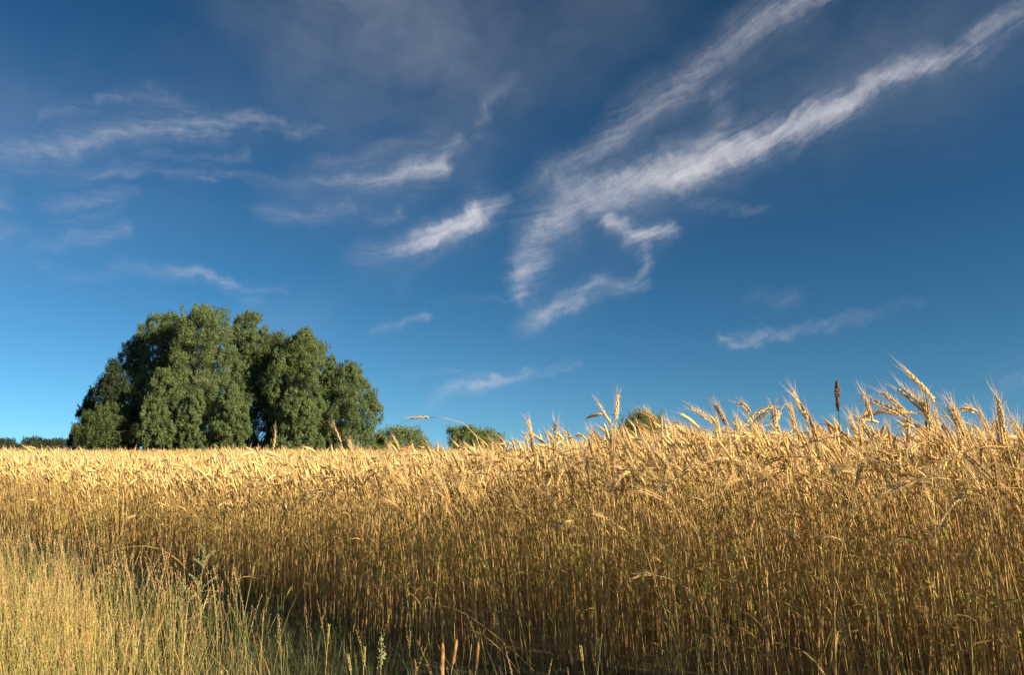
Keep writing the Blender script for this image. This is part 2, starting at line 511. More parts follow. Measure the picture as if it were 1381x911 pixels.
    if leafy and lod < 2:
        for _ in range(rg.integers(1, 4) if lod == 0 else rg.integers(0, 3)):
            q = rg.uniform(.2, leaf_top)
            i = int(np.searchsorted(s, q)); p0 = stem[min(i, nseg)]
            aa = rg.uniform(0, 2 * math.pi)
            hd = np.array([math.cos(aa), math.sin(aa), 0])
            ln = rg.uniform(.10, .24)
            n = 6 if lod == 0 else 4
            uu = np.linspace(0, 1, n + 1)
            ang = R(rg.uniform(10, 35)) + R(rg.uniform(40, 150)) * uu ** 1.5
            dl = ln / n
            h_ = np.concatenate([[0], np.cumsum(np.sin(ang[1:]) * dl)]); z_ = np.concatenate([[0], np.cumsum(np.cos(ang[1:]) * dl)])
            pts = p0 + hd * h_[:, None] + np.array([0, 0, 1.0]) * z_[:, None]
            sd0 = np.array([-hd[1], hd[0], 0]); twi = rg.uniform(-1.6, 1.6) * uu
            side = sd0 * np.cos(twi)[:, None] + np.array([0, 0, 1.0]) * np.sin(twi)[:, None]
            wid = rg.uniform(.0035, .0065) * np.clip(np.minimum(1, 4 * (1 - uu)) * (0.6 + .4 * np.minimum(1, uu * 5)), .12, 1)
            lv.append(ribbon(pts, wid, side))
    out['leaf'] = lv
    return out

KINDS = []
krng = random.Random(3)
for bnd, cur in [(2, 4), (7, 8), (11, 12), (15, 10), (18, 18), (22, 14), (27, 20), (32, 18), (40, 22), (50, 25), (64, 28), (80, 30), (100, 34), (13, 6)]:
    KINDS.append((krng.uniform(0, 7), bnd, cur, krng.uniform(.082, .116)))
WEIGHT = np.array([1, 1.3, 1.4, 1.4, 1.3, 1.2, 1.0, .9, .85, .75, .7, .65, .55, 1.3]); WEIGHT /= WEIGHT.sum()
LEAN = [(26, 20, 14, .10), (34, 30, 16, .09), (44, 34, 18, .10)]      # stalks toppling out of the edge
ALLK = KINDS + LEAN

def flat_template(lod, kinds):
    """whole plant as one array set for the stuff mesh"""
    res = []
    for i, k in enumerate(kinds):
        p = rye_parts(*k, lod, 100 + i)
        b = Buf()
        b.add(*p['stem'], mat=0)
        b.add(*p['ear'], mat=1)
        b.add(*p['beard'], mat=2)
        for l in p['leaf']:
            b.add(*l, mat=3)
        v, f, m, t = b.arrays()
        res.append((v, f, m))
    return res

# ------------------------------------------------------------------ where the rye stands
E0 = np.array([0.0, 4.3]); E_IN = np.array([0.633, 0.774]); E_AL = np.array([0.774, -0.633])
def edge_wobble(s):
    return 0.10 * np.sin(1.3 * s + .5) + 0.06 * np.sin(3.3 * s + 1) + .04 * np.sin(7.1 * s)
def ts(x, y):
    d = np.stack([x, y], -1) - E0
    s = d @ E_AL
    return d @ E_IN - edge_wobble(s), s
def crop_height(x, y):
    base = 0.13 * smooth01((x - 0.55) / 0.9) + 1.03 + 0.10 * smooth01((x + 3.0) / 5.0)
    far = smooth01((y - 9) / 14)
    return base * (1 - far) + 1.09 * far

def field_points():
    out = []
    def put(n_m2, tmin, tmax, dmin, dmax, lod_fn):
        x0, x1 = -60, 62
        # sample in strips of depth to keep the numbers down
        strips = np.unique(np.concatenate([np.arange(-6, 20, 1.0), np.arange(20, 92, 4.0)]))
        for a, b in zip(strips, strips[1:]):
            if b < dmin - 8 or a > dmax:
                continue
            lo, hi = -0.67 * max(b, 0) - 1.2, 0.67 * max(b, 0) + 5.0
            n = rng.poisson(n_m2 * (b - a) * (hi - lo))
            x = rng.uniform(lo, hi, n); y = rng.uniform(a, b, n)
            d = np.hypot(x, y)
            t, s = ts(x, y)
            k = (t >= tmin) & (t < tmax) & (d >= max(dmin, 2.65)) & (d < dmax) & (x > -0.67 * y - 1.0) & (x < .67 * y + 4.5) & (s < 7.5)
            x, y, t, d = x[k], y[k], t[k], d[k]
            out.append(np.stack([x, y, t, d, lod_fn(t, d)], 1))
    put(190, 0, 1.3, 0, 30, lambda t, d: np.where(d < 5.6, 0, 1))
    put(190, 1.3, 3.6, 0, 20, lambda t, d: np.where(d < 12, 1, 2))
    put(80, 3.6, 40, 0, 15, lambda t, d: np.where(d < 12, 1, 2))
    put(22, 1.3, 80, 15, 34, lambda t, d: np.full(len(t), 2))
    put(5, 1.3, 110, 34, 76, lambda t, d: np.full(len(t), 2))
    p = np.concatenate(out)
    gap = np.sin(p[:, 0] * 7.3 + 2.1 * np.sin(p[:, 1] * 4.1)) * np.sin(p[:, 1] * 6.7 + 1.7 * np.sin(p[:, 0] * 3.3))
    p = p[(p[:, 2] > .9) | (rng.random(len(p)) < .62 + .38 * smooth01(gap + .5))]
    return p

PTS = field_points()
n = len(PTS)
kind = rng.choice(len(KINDS), n, p=WEIGHT)
far_ = (PTS[:, 3] > 10) & (kind > 8)
kind[far_] = rng.integers(0, 9, far_.sum())
edge_lean = (PTS[:, 2] < .35) & (rng.random(n) < .012)
kind[edge_lean] = len(KINDS) + rng.integers(0, 3, edge_lean.sum())
hgt = crop_height(PTS[:, 0], PTS[:, 1]) * (1 + .035 * np.sin(PTS[:, 0] * .9 + 2 * np.sin(PTS[:, 1] * .35)) + .02 * np.sin(PTS[:, 0] * 2.7 + PTS[:, 1])) * rng.normal(1, .072, n).clip(.7, 1.17)
hgt[edge_lean] *= .74
short = rng.random(n) < .30
hgt[short] *= rng.uniform(.68, .93, short.sum())
rot = rng.normal(0.12, .9, n)
wild = rng.random(n) < .25
rot[wild] = rng.uniform(-math.pi, math.pi, wild.sum())
# toppled stalks at the edge fall outwards, to the left
rot[edge_lean] = math.atan2(.5, 1) + rng.normal(0, .6, edge_lean.sum())
tint = rng.random(n)
# the whole stand leans a little, in drifts
tilt_x = -(.03 + .07 * smooth01((PTS[:, 0] - .2) / 1.6)) + .07 * np.sin(PTS[:, 0] * 3.1 + 1.7 * np.sin(PTS[:, 1] * 2.3)) + rng.normal(0, .07, n)
tilt_y = .04 * np.sin(PTS[:, 0] * 2.2 + PTS[:, 1] * 1.9) + rng.normal(0, .06, n)

# ------------------------------------------------------------------ labels and small builders
def tag(o, label=None, cat=None, group=None, kind=None):
    if label: o['label'] = label
    if cat: o['category'] = cat
    if group: o['group'] = group
    if kind: o['kind'] = kind
    return o
def empty(name, loc, rz=0.0, sc=1.0):
    o = bpy.data.objects.new(name, None)
    o.location = loc; o.rotation_euler = (0, 0, rz); o.scale = (sc,) * 3
    o.empty_display_size = .1
    col.objects.link(o)
    return o
def link(name, me, parent=None):
    o = bpy.data.objects.new(name, me)
    col.objects.link(o)
    if parent is not None:
        o.parent = parent
    return o
def copy_tree(o, parent=None):
    c = o.copy(); col.objects.link(c)
    if parent is not None:
        c.parent = parent
    for ch in list(o.children):
        copy_tree(ch, c)
    return c

# ------------------------------------------------------------------ ground
def build_ground():
    b = Buf()
    xs = np.unique(np.concatenate([np.linspace(-14, 14, 57), np.linspace(-90, 90, 37), [-3000, -1200, -400, 400, 1200, 3000]]))
    ys = np.unique(np.concatenate([np.linspace(-10, 14, 49), np.linspace(14, 110, 33), [-800, -100, 300, 900, 3500]]))
    X, Y = np.meshgrid(xs, ys)
    Z = 0.025 * np.sin(X * 1.7 + .6 * Y) * np.cos(Y * 1.3) * np.exp(-(X ** 2 + Y ** 2) / 400) - .02
    v = np.stack([X, Y, Z], -1).reshape(-1, 3)
    nx, ny = len(xs), len(ys)
    f = []
    for j in range(ny - 1):
        for i in range(nx - 1):
            a = j * nx + i
            f += [(a, a + 1, a + nx + 1), (a, a + nx + 1, a + nx)]
    b.add(v, f)
    o = link('ground', b.mesh('ground', [M['soil']], True))
    o['kind'] = 'structure'
build_ground()

# ------------------------------------------------------------------ the rye: nearest stalks as things, the rest as one crop
in_view = (np.abs(PTS[:, 0]) < .60 * PTS[:, 1])
order = np.argsort(np.where(in_view, PTS[:, 3], 1e9))
N_IND = 280
ind = order[:N_IND]
rest = np.ones(n, bool); rest[ind] = False

def build_crop():
    tmpl = [flat_template(l, ALLK) for l in (0, 1, 2)]
    b = Buf()
    lod = PTS[:, 4].astype(int)
    for l in (0, 1, 2):
        for k in range(len(ALLK)):
            sel = np.where(rest & (lod == l) & (kind == k))[0]
            if not len(sel):
                continue
            v, f, m = tmpl[l][k]
            c, s_ = np.cos(rot[sel]), np.sin(rot[sel])
            h = hgt[sel]
            # stretch the height only; keep ears their size by scaling xy less
            vx = v[None, :, 0] * c[:, None] - v[None, :, 1] * s_[:, None]
            vy = v[None, :, 0] * s_[:, None] + v[None, :, 1] * c[:, None]
            V = np.stack([vx * h[:, None] + PTS[sel, 0][:, None], vy * h[:, None] + PTS[sel, 1][:, None], v[None, :, 2] * h[:, None] + np.zeros_like(vx)], -1)
            V[..., 0] += V[..., 2] * tilt_x[sel][:, None]
            V[..., 1] += V[..., 2] * tilt_y[sel][:, None]
            V[..., 2] -= .02
            F = f[None] + (np.arange(len(sel)) * len(v))[:, None, None]
            b.add(V.reshape(-1, 3), F.reshape(-1, 3), np.tile(m, len(sel)), np.repeat(tint[sel], len(v)))
    o = link('rye_field', b.mesh('rye_field', [M['stem'], M['ear'], M['beard'], M['leaf']]))
    tag(o, 'dense field of ripe golden rye filling the picture below the sky', 'rye', kind='stuff')
    return len(b.f)
build_crop()

def rye_object(kindspec, seed, loc=(0, 0, 0), rz=0, sc=1, tints=None, name='rye_stalk'):
    p = rye_parts(*kindspec, 0, seed, leaf_top=.64 if tints is None else .42)
    root = empty(name, loc, rz, sc)
    rg = np.random.default_rng(seed)
    tn = rg.random() if tints is None else tints
    def mk(nm, vf, mat, parent):
        b = Buf(); b.add(*vf, tint=tn)
        return link(nm, b.mesh(nm, [mat], vary=tints is None), parent)
    mk('stem', p['stem'], M['stem'], root)
    e = mk('ear', p['ear'], M['ear'], root)
    mk('beard', p['beard'], M['beard'], e)
    for l in p['leaf']:
        mk('leaf', l, M['leaf'], root)
    return root

GROUP = 'golden rye stalks along the near edge of the field'
LAB = 'ripe golden rye stalk with bearded ear, one of many alike at the near edge'
protos = {}
for i in ind:
    k = int(kind[i])
    variant = (k, int(i) % 2)
    loc = (PTS[i, 0], PTS[i, 1], -.02)
    if variant not in protos:
        protos[variant] = rye_object(ALLK[k], 500 + k * 2 + variant[1])
        o = protos[variant]
    else:
        o = copy_tree(protos[variant])
    o.location = loc; o.rotation_euler = (-tilt_y[i], tilt_x[i], rot[i]); o.scale = (hgt[i],) * 3
    tag(o, LAB, 'rye', GROUP)

# ------------------------------------------------------------------ rye stalks that stand out: foot under the ear, ear at a known spot
def hero(px, py, Y, spec, rz, label, seed, tints=.5):
    """tallest point of the stalk at the photo spot (px, py) at depth Y"""
    p = at(px, py, Y)
    parts = rye_parts(*spec, 0, seed)
    av = np.concatenate([parts['stem'][0], parts['ear'][0]])
    tip = av[np.argmax(av[:, 2])]
    h = p.z + .02
    c, s_ = math.cos(rz), math.sin(rz)
    tx, ty = tip[0] * c - tip[1] * s_, tip[0] * s_ + tip[1] * c
    o = rye_object(spec, seed, (p.x - tx * h, p.y - ty * h, -.02), rz, h, tints)
    return tag(o, label, 'rye', None)

hero(1220, 503, 3.05, (4, 34, 8, .105), 0.1, 'tallest rye stalk at the right, its bearded ear highest against the sky', 901, .55)
hero(1215, 524, 3.0, (3, 40, 10, .10), 0.2, 'plump rye ear leaning left just under the tallest ear at the right', 902, .8)
hero(1194, 531, 3.2, (2, 42, 4, .085), 0.0, 'short pale rye ear against the sky, left of the two tallest ears', 903, .6)
hero(1205, 557, 3.1, (2, 84, 6, .10), 0.1, 'rye ear held out level to the left under the tallest ears', 904, .3)
hero(835, 536, 4.6, (1, -6, -2, .10), 0.0, 'single upright rye ear on a bare stem, sticking up beside the round bush', 905, .6)
hero(805, 547, 4.5, (2, 24, 8, .10), 0.1, 'leaning rye ear left of the single upright ear by the round bush', 906, .6)
hero(573, 563, 5.2, (4, 82, 14, .085), 0.0, 'thin rye stalk arching left, its level ear against sky beside the tree clump', 907, .5)
hero(748, 572, 4.9, (1, -5, 0, .06), 0.0, 'small dull upright rye ear standing clear of its neighbours near the middle', 908, .92)
hero(1043, 550, 3.6, (3, 34, 38, .10), 2.9, 'rye ear bowed over to the right against the sky in the right half', 909, .6)
hero(1262, 645, 2.9, (3, 96, 10, .085), 0.1, 'whitish rye ear pointing left below the tallest ears', 910, .62)
hero(1340, 625, 2.85, (2, 142, 6, .09), -.2, 'pale rye ear hanging down near the right border of the picture', 911, .6)
hero(1240, 645, 2.75, (3, 60, 6, .08), 3.0, 'dark shaded rye ear tilted up to the right in front of the bright ears', 912, .985)  # the ear's shade is put into its dark tint
hero(800, 690, 4.0, (44, 18, 10, .11), .55, 'rye stalk toppled far to the left out of the field edge', 913, .4)
hero(820, 705, 3.95, (40, 22, 12, .12), .45, 'second toppled rye stalk lying just under the first toppled one', 914, .45)
hero(372, 583, 5.6, (1, -3, -3, .10), 0.0, 'upright rye ear in front of the dark gap in the tree clump', 915, .3)
hero(450, 577, 5.4, (2, 22, 4, .09), 0.0, 'pale rye ear tilted left in front of the right end of the tree clump', 916, .6)
hero(712, 569, 4.8, (1, 12, 4, .09), 0.0, 'slim rye ear poking into the sky just left of the small dull upright one', 917, .6)
hero(195, 695, 6.3, (20, 75, 25, .09), 0.3, 'rye stalk bent left into the shade, its pale ear drooping left of the tall weed', 918, .6)
hero(218, 708, 6.2, (22, 68, 20, .08), 0.3, 'second pale drooping ear in the shade, right below the first one', 919, .6)

# ------------------------------------------------------------------ verge grass
def blade_mesh(n, xy, h, wid, lean, buf, mat, tintv, nseg=3, curl=1.0):
    aa = rng.uniform(0, 2 * math.pi, n)
    hd = np.stack([np.cos(aa), np.sin(aa), np.zeros(n)], 1)
    sa = aa + math.pi / 2 + rng.normal(0, .5, n)
    sd = np.stack([np.cos(sa), np.sin(sa), np.zeros(n)], 1)
    V = []
    p = np.stack([xy[:, 0], xy[:, 1], np.full(n, -.03)], 1)
    th = lean * .35
    seg = h / nseg
    for i in range(nseg + 1):
        w = wid * (1 - (i / nseg) ** 1.6) + .0005
        V.append(p - sd * w[:, None] / 2); V.append(p + sd * w[:, None] / 2)
        p = p + hd * (np.sin(th) * seg)[:, None]; p[:, 2] += np.cos(th) * seg
        th = th + lean * curl * .65 * (i + 1) / nseg
    V = np.stack(V, 1)
    f = []
    for i in range(nseg):
        f += [(2 * i, 2 * i + 1, 2 * i + 3), (2 * i, 2 * i + 3, 2 * i + 2)]
    f = np.array(f)
    F = f[None] + (np.arange(n) * V.shape[1])[:, None, None]
    buf.add(V.reshape(-1, 3), F.reshape(-1, 3), mat, np.repeat(tintv, V.shape[1]))

def panicle_template(seed):
    """flowering grass stem, unit height, drooping loose head"""
    rg = np.random.default_rng(seed)
    b = Buf()
    u = np.linspace(0, 1, 7)
    ln = rg.uniform(.05, .45)
    pts = np.stack([-ln * u ** 2 * .6, .03 * np.sin(u * 4), u * (1 - .1 * ln)], 1)
    b.add(*tube(pts, np.linspace(.0013, .0007, 7) * 1.6, 3), mat=0)
    hl = rg.uniform(.16, .30)
    for i in range(34):
        q = 1 - hl * (i / 34)
        p = np.array([np.interp(q, u, pts[:, k]) for k in range(3)])
        d = unit(np.array([rg.normal(-.15, .3), rg.normal(0, .3), 1.0]))
        sp = p + d * rg.uniform(.004, .022) * (.3 + i / 34)
        s_ = unit(np.cross(d, rg.normal(size=3))) * rg.uniform(.0018, .003)
        l = rg.uniform(.012, .024)
        b.add([sp, sp + d * l * .45 + s_, sp + d * l, sp + d * l * .45 - s_], [(0, 1, 2), (0, 2, 3)], 1)
    return b.arrays()[:3]

def scatter_t(lo_t, hi_t, dens, xr=(-9.5, 3), yr=(2.3, 10)):
    nn_ = int(dens * (xr[1] - xr[0]) * (yr[1] - yr[0]))
    x = rng.uniform(*xr, nn_); y = rng.uniform(*yr, nn_)
    t, s = ts(x, y)
    k = (t > lo_t) & (t < hi_t) & (x > -.68 * y - .5) & (x < .68 * y + .5)
    return np.stack([x[k], y[k]], 1), t[k], s[k]

def build_verge():
    b = Buf()
    # straw coloured lit grass away from the crop, in clumps
    xy, t, s = scatter_t(-7, -.55, 1900)
    big = (np.sin(xy[:, 0] * 2.3 + 1.3 * np.sin(xy[:, 1] * 1.9)) * np.sin(xy[:, 1] * 2.9 + .8) + 1) / 2
    cl_ = (np.sin(xy[:, 0] * 5.1 + 2 * np.sin(xy[:, 1] * 3)) * np.cos(xy[:, 1] * 4.3) + 1) / 2
    keep = rng.random(len(xy)) < (.2 + .8 * cl_) * smooth01((-t - .8) / .6) * (.3 + .7 * smooth01((-xy[:, 0] - .7) / .9))
    xy, t, cl_, big = xy[keep], t[keep], cl_[keep], big[keep]
    nn_ = len(xy)
    left = smooth01((-xy[:, 0] - .95) / 1.3)
    h = (.15 + .24 * left) * rng.uniform(.35, 1.4, nn_) * (.6 + .4 * cl_ + .35 * big)
    blade_mesh(nn_, xy, h, rng.uniform(.0022, .0048, nn_), rng.normal(.65, .5, nn_).clip(0.02, 2.2), b, 0, np.clip(rng.normal(.28 + .46 * (1 - big), .20, nn_), 0, .999))
    # long stray stems at odd angles
    xy, t, s = scatter_t(-6, -.9, 200)
    left = smooth01((-xy[:, 0] - .5) / 1.4)
    k = rng.random(len(xy)) < .1 + .9 * left
    xy = xy[k]; nn_ = len(xy)
    blade_mesh(nn_, xy, rng.uniform(.3, .62, nn_), rng.uniform(.0016, .003, nn_), np.abs(rng.normal(.9, .6, nn_)), b, 0, rng.uniform(.15, .45, nn_), 5, .8)
    # flowering stems
    xy, t, s = scatter_t(-6, -.62, 165)
    left = smooth01((-xy[:, 0] - .75) / 1.2)
    keep = rng.random(len(xy)) < .15 + .85 * left
    xy, left = xy[keep], left[keep]
    tm = [panicle_template(k) for k in range(8)]
    kk = rng.integers(0, 8, len(xy))
    for k in range(8):
        sel = np.where(kk == k)[0]
        v, f, m = tm[k]
        for i in sel:
            hh = rng.uniform(.30, .68) * (.72 + .28 * left[i]); a = rng.normal(0, 1.3)
            c, s_ = math.cos(a), math.sin(a)
            w = v * np.array([hh, hh, hh])
            w = np.stack([w[:, 0] * c - w[:, 1] * s_ + xy[i, 0], w[:, 0] * s_ + w[:, 1] * c + xy[i, 1], w[:, 2] - .02], 1)
            b.add(w, f, m, rng.random())
    o = link('verge_grass', b.mesh('verge_grass', [M['grass'], M['panicle']]))
    tag(o, 'dry straw and green grass on the verge at the lower left', 'grass', kind='stuff')
    # low green grass at the foot of the crop, shade put into its dark colour
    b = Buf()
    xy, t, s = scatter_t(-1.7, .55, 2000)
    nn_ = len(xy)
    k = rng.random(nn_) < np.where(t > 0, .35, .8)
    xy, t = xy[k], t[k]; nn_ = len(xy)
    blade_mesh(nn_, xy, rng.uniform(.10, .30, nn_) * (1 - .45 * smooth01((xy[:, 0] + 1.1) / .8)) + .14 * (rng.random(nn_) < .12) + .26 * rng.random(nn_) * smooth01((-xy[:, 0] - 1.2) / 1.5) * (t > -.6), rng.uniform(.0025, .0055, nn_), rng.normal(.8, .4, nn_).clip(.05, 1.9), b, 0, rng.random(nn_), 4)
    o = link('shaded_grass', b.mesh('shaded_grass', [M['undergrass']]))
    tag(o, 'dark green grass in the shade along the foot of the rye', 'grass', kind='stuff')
build_verge()

# ------------------------------------------------------------------ single plants on the verge
def ground_foot(px, py_top, Y):
    p = at(px, py_top, Y)
    return p

def part(name, bufs, mat, parent):
    return link(name, bufs.mesh(name, [mat]), parent)

def curve_pts(p0, d0, ln, nseg, droop, rg, wig=.0):
    d = unit(d0); p = np.array(p0, float); out = [p.copy()]
    for i in range(nseg):
        d = unit(d + np.array([0, 0, -droop / nseg]) + rg.normal(0, wig, 3))
        p = p + d * ln / nseg; out.append(p.copy())
    return np.array(out)

def tall_weed(px, py, Y, label, seed, branches=9, spread=.16):
    rg = np.random.default_rng(seed)
    p = at(px, py, Y); h = p.z
    root = empty('weed', (p.x, p.y, -.02))
    b = Buf(); st = curve_pts((0, 0, 0), (0.02, 0, 1), h, 8, -.05, rg, .02)
    b.add(*tube(st, np.linspace(.003, .0011, 9), 5)); part('stem', b, M['weed'], root)
    for i in range(branches):
        fl = Buf()
        q = .42 + .55 * i / branches
        p0 = np.array([np.interp(q, np.linspace(0, 1, 9), st[:, k]) for k in range(3)])
        a = i * 2.4 + rg.uniform(-.5, .5)
        ln = spread * (1.25 - q) * rg.uniform(1, 1.7)
        bp = curve_pts(p0, (math.cos(a) * .9, math.sin(a) * .9, .9), ln, 5, .25, rg, .06)
        bb = Buf(); bb.add(*tube(bp, np.linspace(.0016, .0008, 6), 4)); bo = part('branch', bb, M['weed'], root)
        for j in range(26):
            qq = .25 + .75 * j / 26
            c = np.array([np.interp(qq, np.linspace(0, 1, 6), bp[:, k]) for k in range(3)]) + rg.normal(0, .004, 3)
            s_ = rg.uniform(.0022, .0048)
            ax = unit(rg.normal(size=3)); ay = unit(np.cross(ax, rg.normal(size=3))); az_ = np.cross(ax, ay)
            v = [c + ax * s_ * 1.5, c + ay * s_, c + az_ * s_, c - ay * s_, c - az_ * s_, c - ax * s_ * 1.5]
            fl.add(v, [(0, 1, 2), (0, 2, 3), (0, 3, 4), (0, 4, 1), (5, 2, 1), (5, 3, 2), (5, 4, 3), (5, 1, 4)])
        part('flower_spray', fl, M['weedflower'], bo)
    # crowded tip
    fl = Buf()
    for j in range(40):
        qq = .8 + .2 * j / 40
        c = np.array([np.interp(qq, np.linspace(0, 1, 9), st[:, k]) for k in range(3)]) + rg.normal(0, .006, 3)
        s_ = rg.uniform(.002, .0045)
        ax = unit(rg.normal(size=3)); ay = unit(np.cross(ax, rg.normal(size=3))); az_ = np.cross(ax, ay)
        fl.add([c + ax * s_ * 1.5, c + ay * s_, c + az_ * s_, c - ay * s_, c - az_ * s_, c - ax * s_ * 1.5],
               [(0, 1, 2), (0, 2, 3), (0, 3, 4), (0, 4, 1), (5, 2, 1), (5, 3, 2), (5, 4, 3), (5, 1, 4)])
    part('flower_head', fl, M['weedflower'], root)
    for i in range(8):
        q = .12 + .6 * i / 8
        p0 = np.array([np.interp(q, np.linspace(0, 1, 9), st[:, k]) for k in range(3)])
        a = i * 2.1 + rg.uniform(-.4, .4)
        ln = rg.uniform(.04, .09)
        lp = curve_pts(p0, (math.cos(a), math.sin(a), .5), ln, 5, .7, rg)
        bb = Buf(); u = np.linspace(0, 1, 6)
        bb.add(*ribbon(lp, .016 * np.sin(np.pi * (u * .85 + .12)), (-math.sin(a), math.cos(a), .2)))
        part('leaf', bb, M['weed'], root)
    return tag(root, label, 'weed')

tall_weed(276, 728, 4.9, 'tall pale green branching weed standing at the edge of the shade, lower left', 41, 10, .15)
tall_weed(246, 776, 4.8, 'shorter pale green bushy weed just left of the tall branching one', 42, 7, .16)
tall_weed(512, 848, 3.0, 'small pale green weed with a nodding tip at the bottom, lit against the shade', 43, 4, .06)

def timothy(px, py, Y, hl, tiltx, label, seed, head_r=.0085):
    rg = np.random.default_rng(seed)
    p = at(px, py, Y); h = p.z
    root = empty('timothy_stalk', (p.x - tiltx * h, p.y, -.02))
    pts = np.stack([np.linspace(0, 1, 8) ** 1.3 * tiltx * h, np.zeros(8), np.linspace(0, h + .02, 8)], 1)
    b = Buf(); b.add(*tube(pts, .0016, 4)); part('stem', b, M['grass'], root)
    L_ = hl; k = 14
    ax = unit(pts[-1] - pts[-3]); base = pts[-1] - ax * L_
    u = np.linspace(0, 1, k)
    hp = base + ax * (u * L_)[:, None]
    rad = head_r * np.minimum(1, np.minimum(u * 8 + .35, (1 - u) * 5 + .3))
    b = Buf(); v, f = tube(hp, rad, 9); v = v + rg.normal(0, head_r * .10, v.shape); b.add(v, f)
    for i in range(260):                      # bristles of the brush
        q = rg.random(); a = rg.uniform(0, 6.28)
        c = base + ax * (q * L_)
        rd = unit(np.cross(ax, [math.cos(a), math.sin(a), .1]))
        r0 = head_r * min(1, min(q * 8 + .35, (1 - q) * 5 + .3))
        s_ = unit(np.cross(rd, ax)) * .0006
        b.add([c + rd * r0 * .8 - s_, c + rd * r0 * .8 + s_, c + rd * (r0 + .003) + ax * .004], [(0, 1, 2)])
    part('seed_head', b, M['timothy'], root)
    lp = curve_pts((pts[3] if True else 0), (tiltx + .6 * (1 if seed % 2 else -1), .2, 1), .13, 5, 1.0, rg)
    b = Buf(); b.add(*ribbon(lp, np.array([.005, .005, .0045, .004, .003, .001]), (0, 1, 0))); part('leaf', b, M['grass'], root)
    return tag(root, label, 'grass')
timothy(597, 868, 3.55, .16, .00, 'leftmost of the three thick brown timothy heads at the bottom edge', 61, .0082)
timothy(616, 864, 3.6, .105, .14, 'middle timothy head of three, tilted right, at the bottom edge', 62, .0075)
timothy(645, 868, 3.6, .11, .07, 'rightmost of the three brown timothy heads at the bottom edge', 63, .0070)

def spike_grass(px, py, Y, tilt, label, seed, head=.14, mat='panicle'):
    rg = np.random.default_rng(seed)
    p = at(px, py, Y); h = p.z + .02
    root = empty('grass_stalk', (p.x - tilt * h, p.y, -.02))
    u = np.linspace(0, 1, 10)
    pts = np.stack([tilt * h * u ** 1.2, .01 * np.sin(4 * u), h * u], 1)
    b = Buf(); b.add(*tube(pts, np.linspace(.0020, .0011, 10), 4)); part('stem', b, M['grass'], root)
    b = Buf(); ax = unit(pts[-1] - pts[-3])
    for i in range(22):
        q = i / 22; c = pts[-1] - ax * head * q
        sgn = 1 if i % 2 else -1
        d = unit(ax + np.array([sgn * .35, rg.normal(0, .2), 0])); s_ = unit(np.cross(d, [0, 1, .1])) * .0025; t_ = np.cross(d, unit(s_)) * .0016
        l = .018
        b.add([c, c + d * l * .5 + s_, c + d * l * .5 + t_, c + d * l * .5 - s_, c + d * l * .5 - t_, c + d * l],
              [(0, 2, 1), (0, 3, 2), (0, 4, 3), (0, 1, 4), (5, 1, 2), (5, 2, 3), (5, 3, 4), (5, 4, 1)])
    part('seed_head', b, M[mat], root)
    return tag(root, label, 'grass')
spike_grass(392, 795, 4.9, .45, 'long pale grass spike leaning right over the shaded strip, right of the weeds', 71, .15, 'grass')
spike_grass(362, 808, 5.0, .30, 'paler grass spike just left of the long leaning one', 72, .12, 'grass')
spike_grass(344, 760, 5.2, .16, 'tall bent grass stem rising behind the leaning spikes, before the stalks', 73, .10, 'grass')
spike_grass(288, 790, 5.0, -.10, 'stout yellow grass stem right under the tall weed', 74, .2, 'grass')
spike_grass(470, 886, 3.6, -.15, 'short grass spike left of the small lit weed at the bottom', 75, .07, 'grass')
spike_grass(492, 876, 3.6, .03, 'thin upright grass spike touching the small lit weed at the bottom', 76, .08, 'grass')
spike_grass(783, 875, 3.4, -.12, 'pale grass tip at the bottom edge right of the timothy heads', 77, .06, 'grass')
spike_grass(444, 845, 4.2, .06, 'lone thin grass stem in the dark strip at the lower left of the stalks', 78, .10, 'grass')

def arching_blade(x0, y0, x1, y1, x2, y2, Y, wid, mat, label):
    """long blade: foot, top of the arch and tip at photo spots, depth Y"""
    a, b_, c = at(x0, y0, Y), at(x1, y1, Y), at(x2, y2, Y + .1)
    u = np.linspace(0, 1, 14)[:, None]
    ctrl = 2 * np.array(b_) - .5 * (np.array(a) + np.array(c))
    pts = (1 - u) ** 2 * np.array(a) + 2 * u * (1 - u) * ctrl + u ** 2 * np.array(c)
    root = empty('arching_stalk', pts[0])
    bb = Buf(); w = wid * np.clip(1.1 - u[:, 0] ** 3, .1, 1)
    bb.add(*ribbon(pts - pts[0], w, (0, .55, .83)))
    part('blade', bb, M[mat], root)
    bb = Buf(); bb.add(*tube((pts - pts[0]) + np.array([0, -.0015, -.001]), .0012, 4)); part('midrib', bb, M['stem'], root)
    return tag(root, label, 'grass')
arching_blade(300, 900, 235, 752, 118, 760, 6.0, .006, 'leaf', 'pale grass blade arching left over the shade below the drooping ears')
arching_blade(720, 905, 620, 825, 578, 836, 4.2, .0035, 'leaf', 'dim grass blade arching left at the bottom, behind the timothy heads')
arching_blade(700, 908, 640, 852, 590, 866, 4.15, .0035, 'undergrass', 'green grass blade bowed low just above the timothy heads')

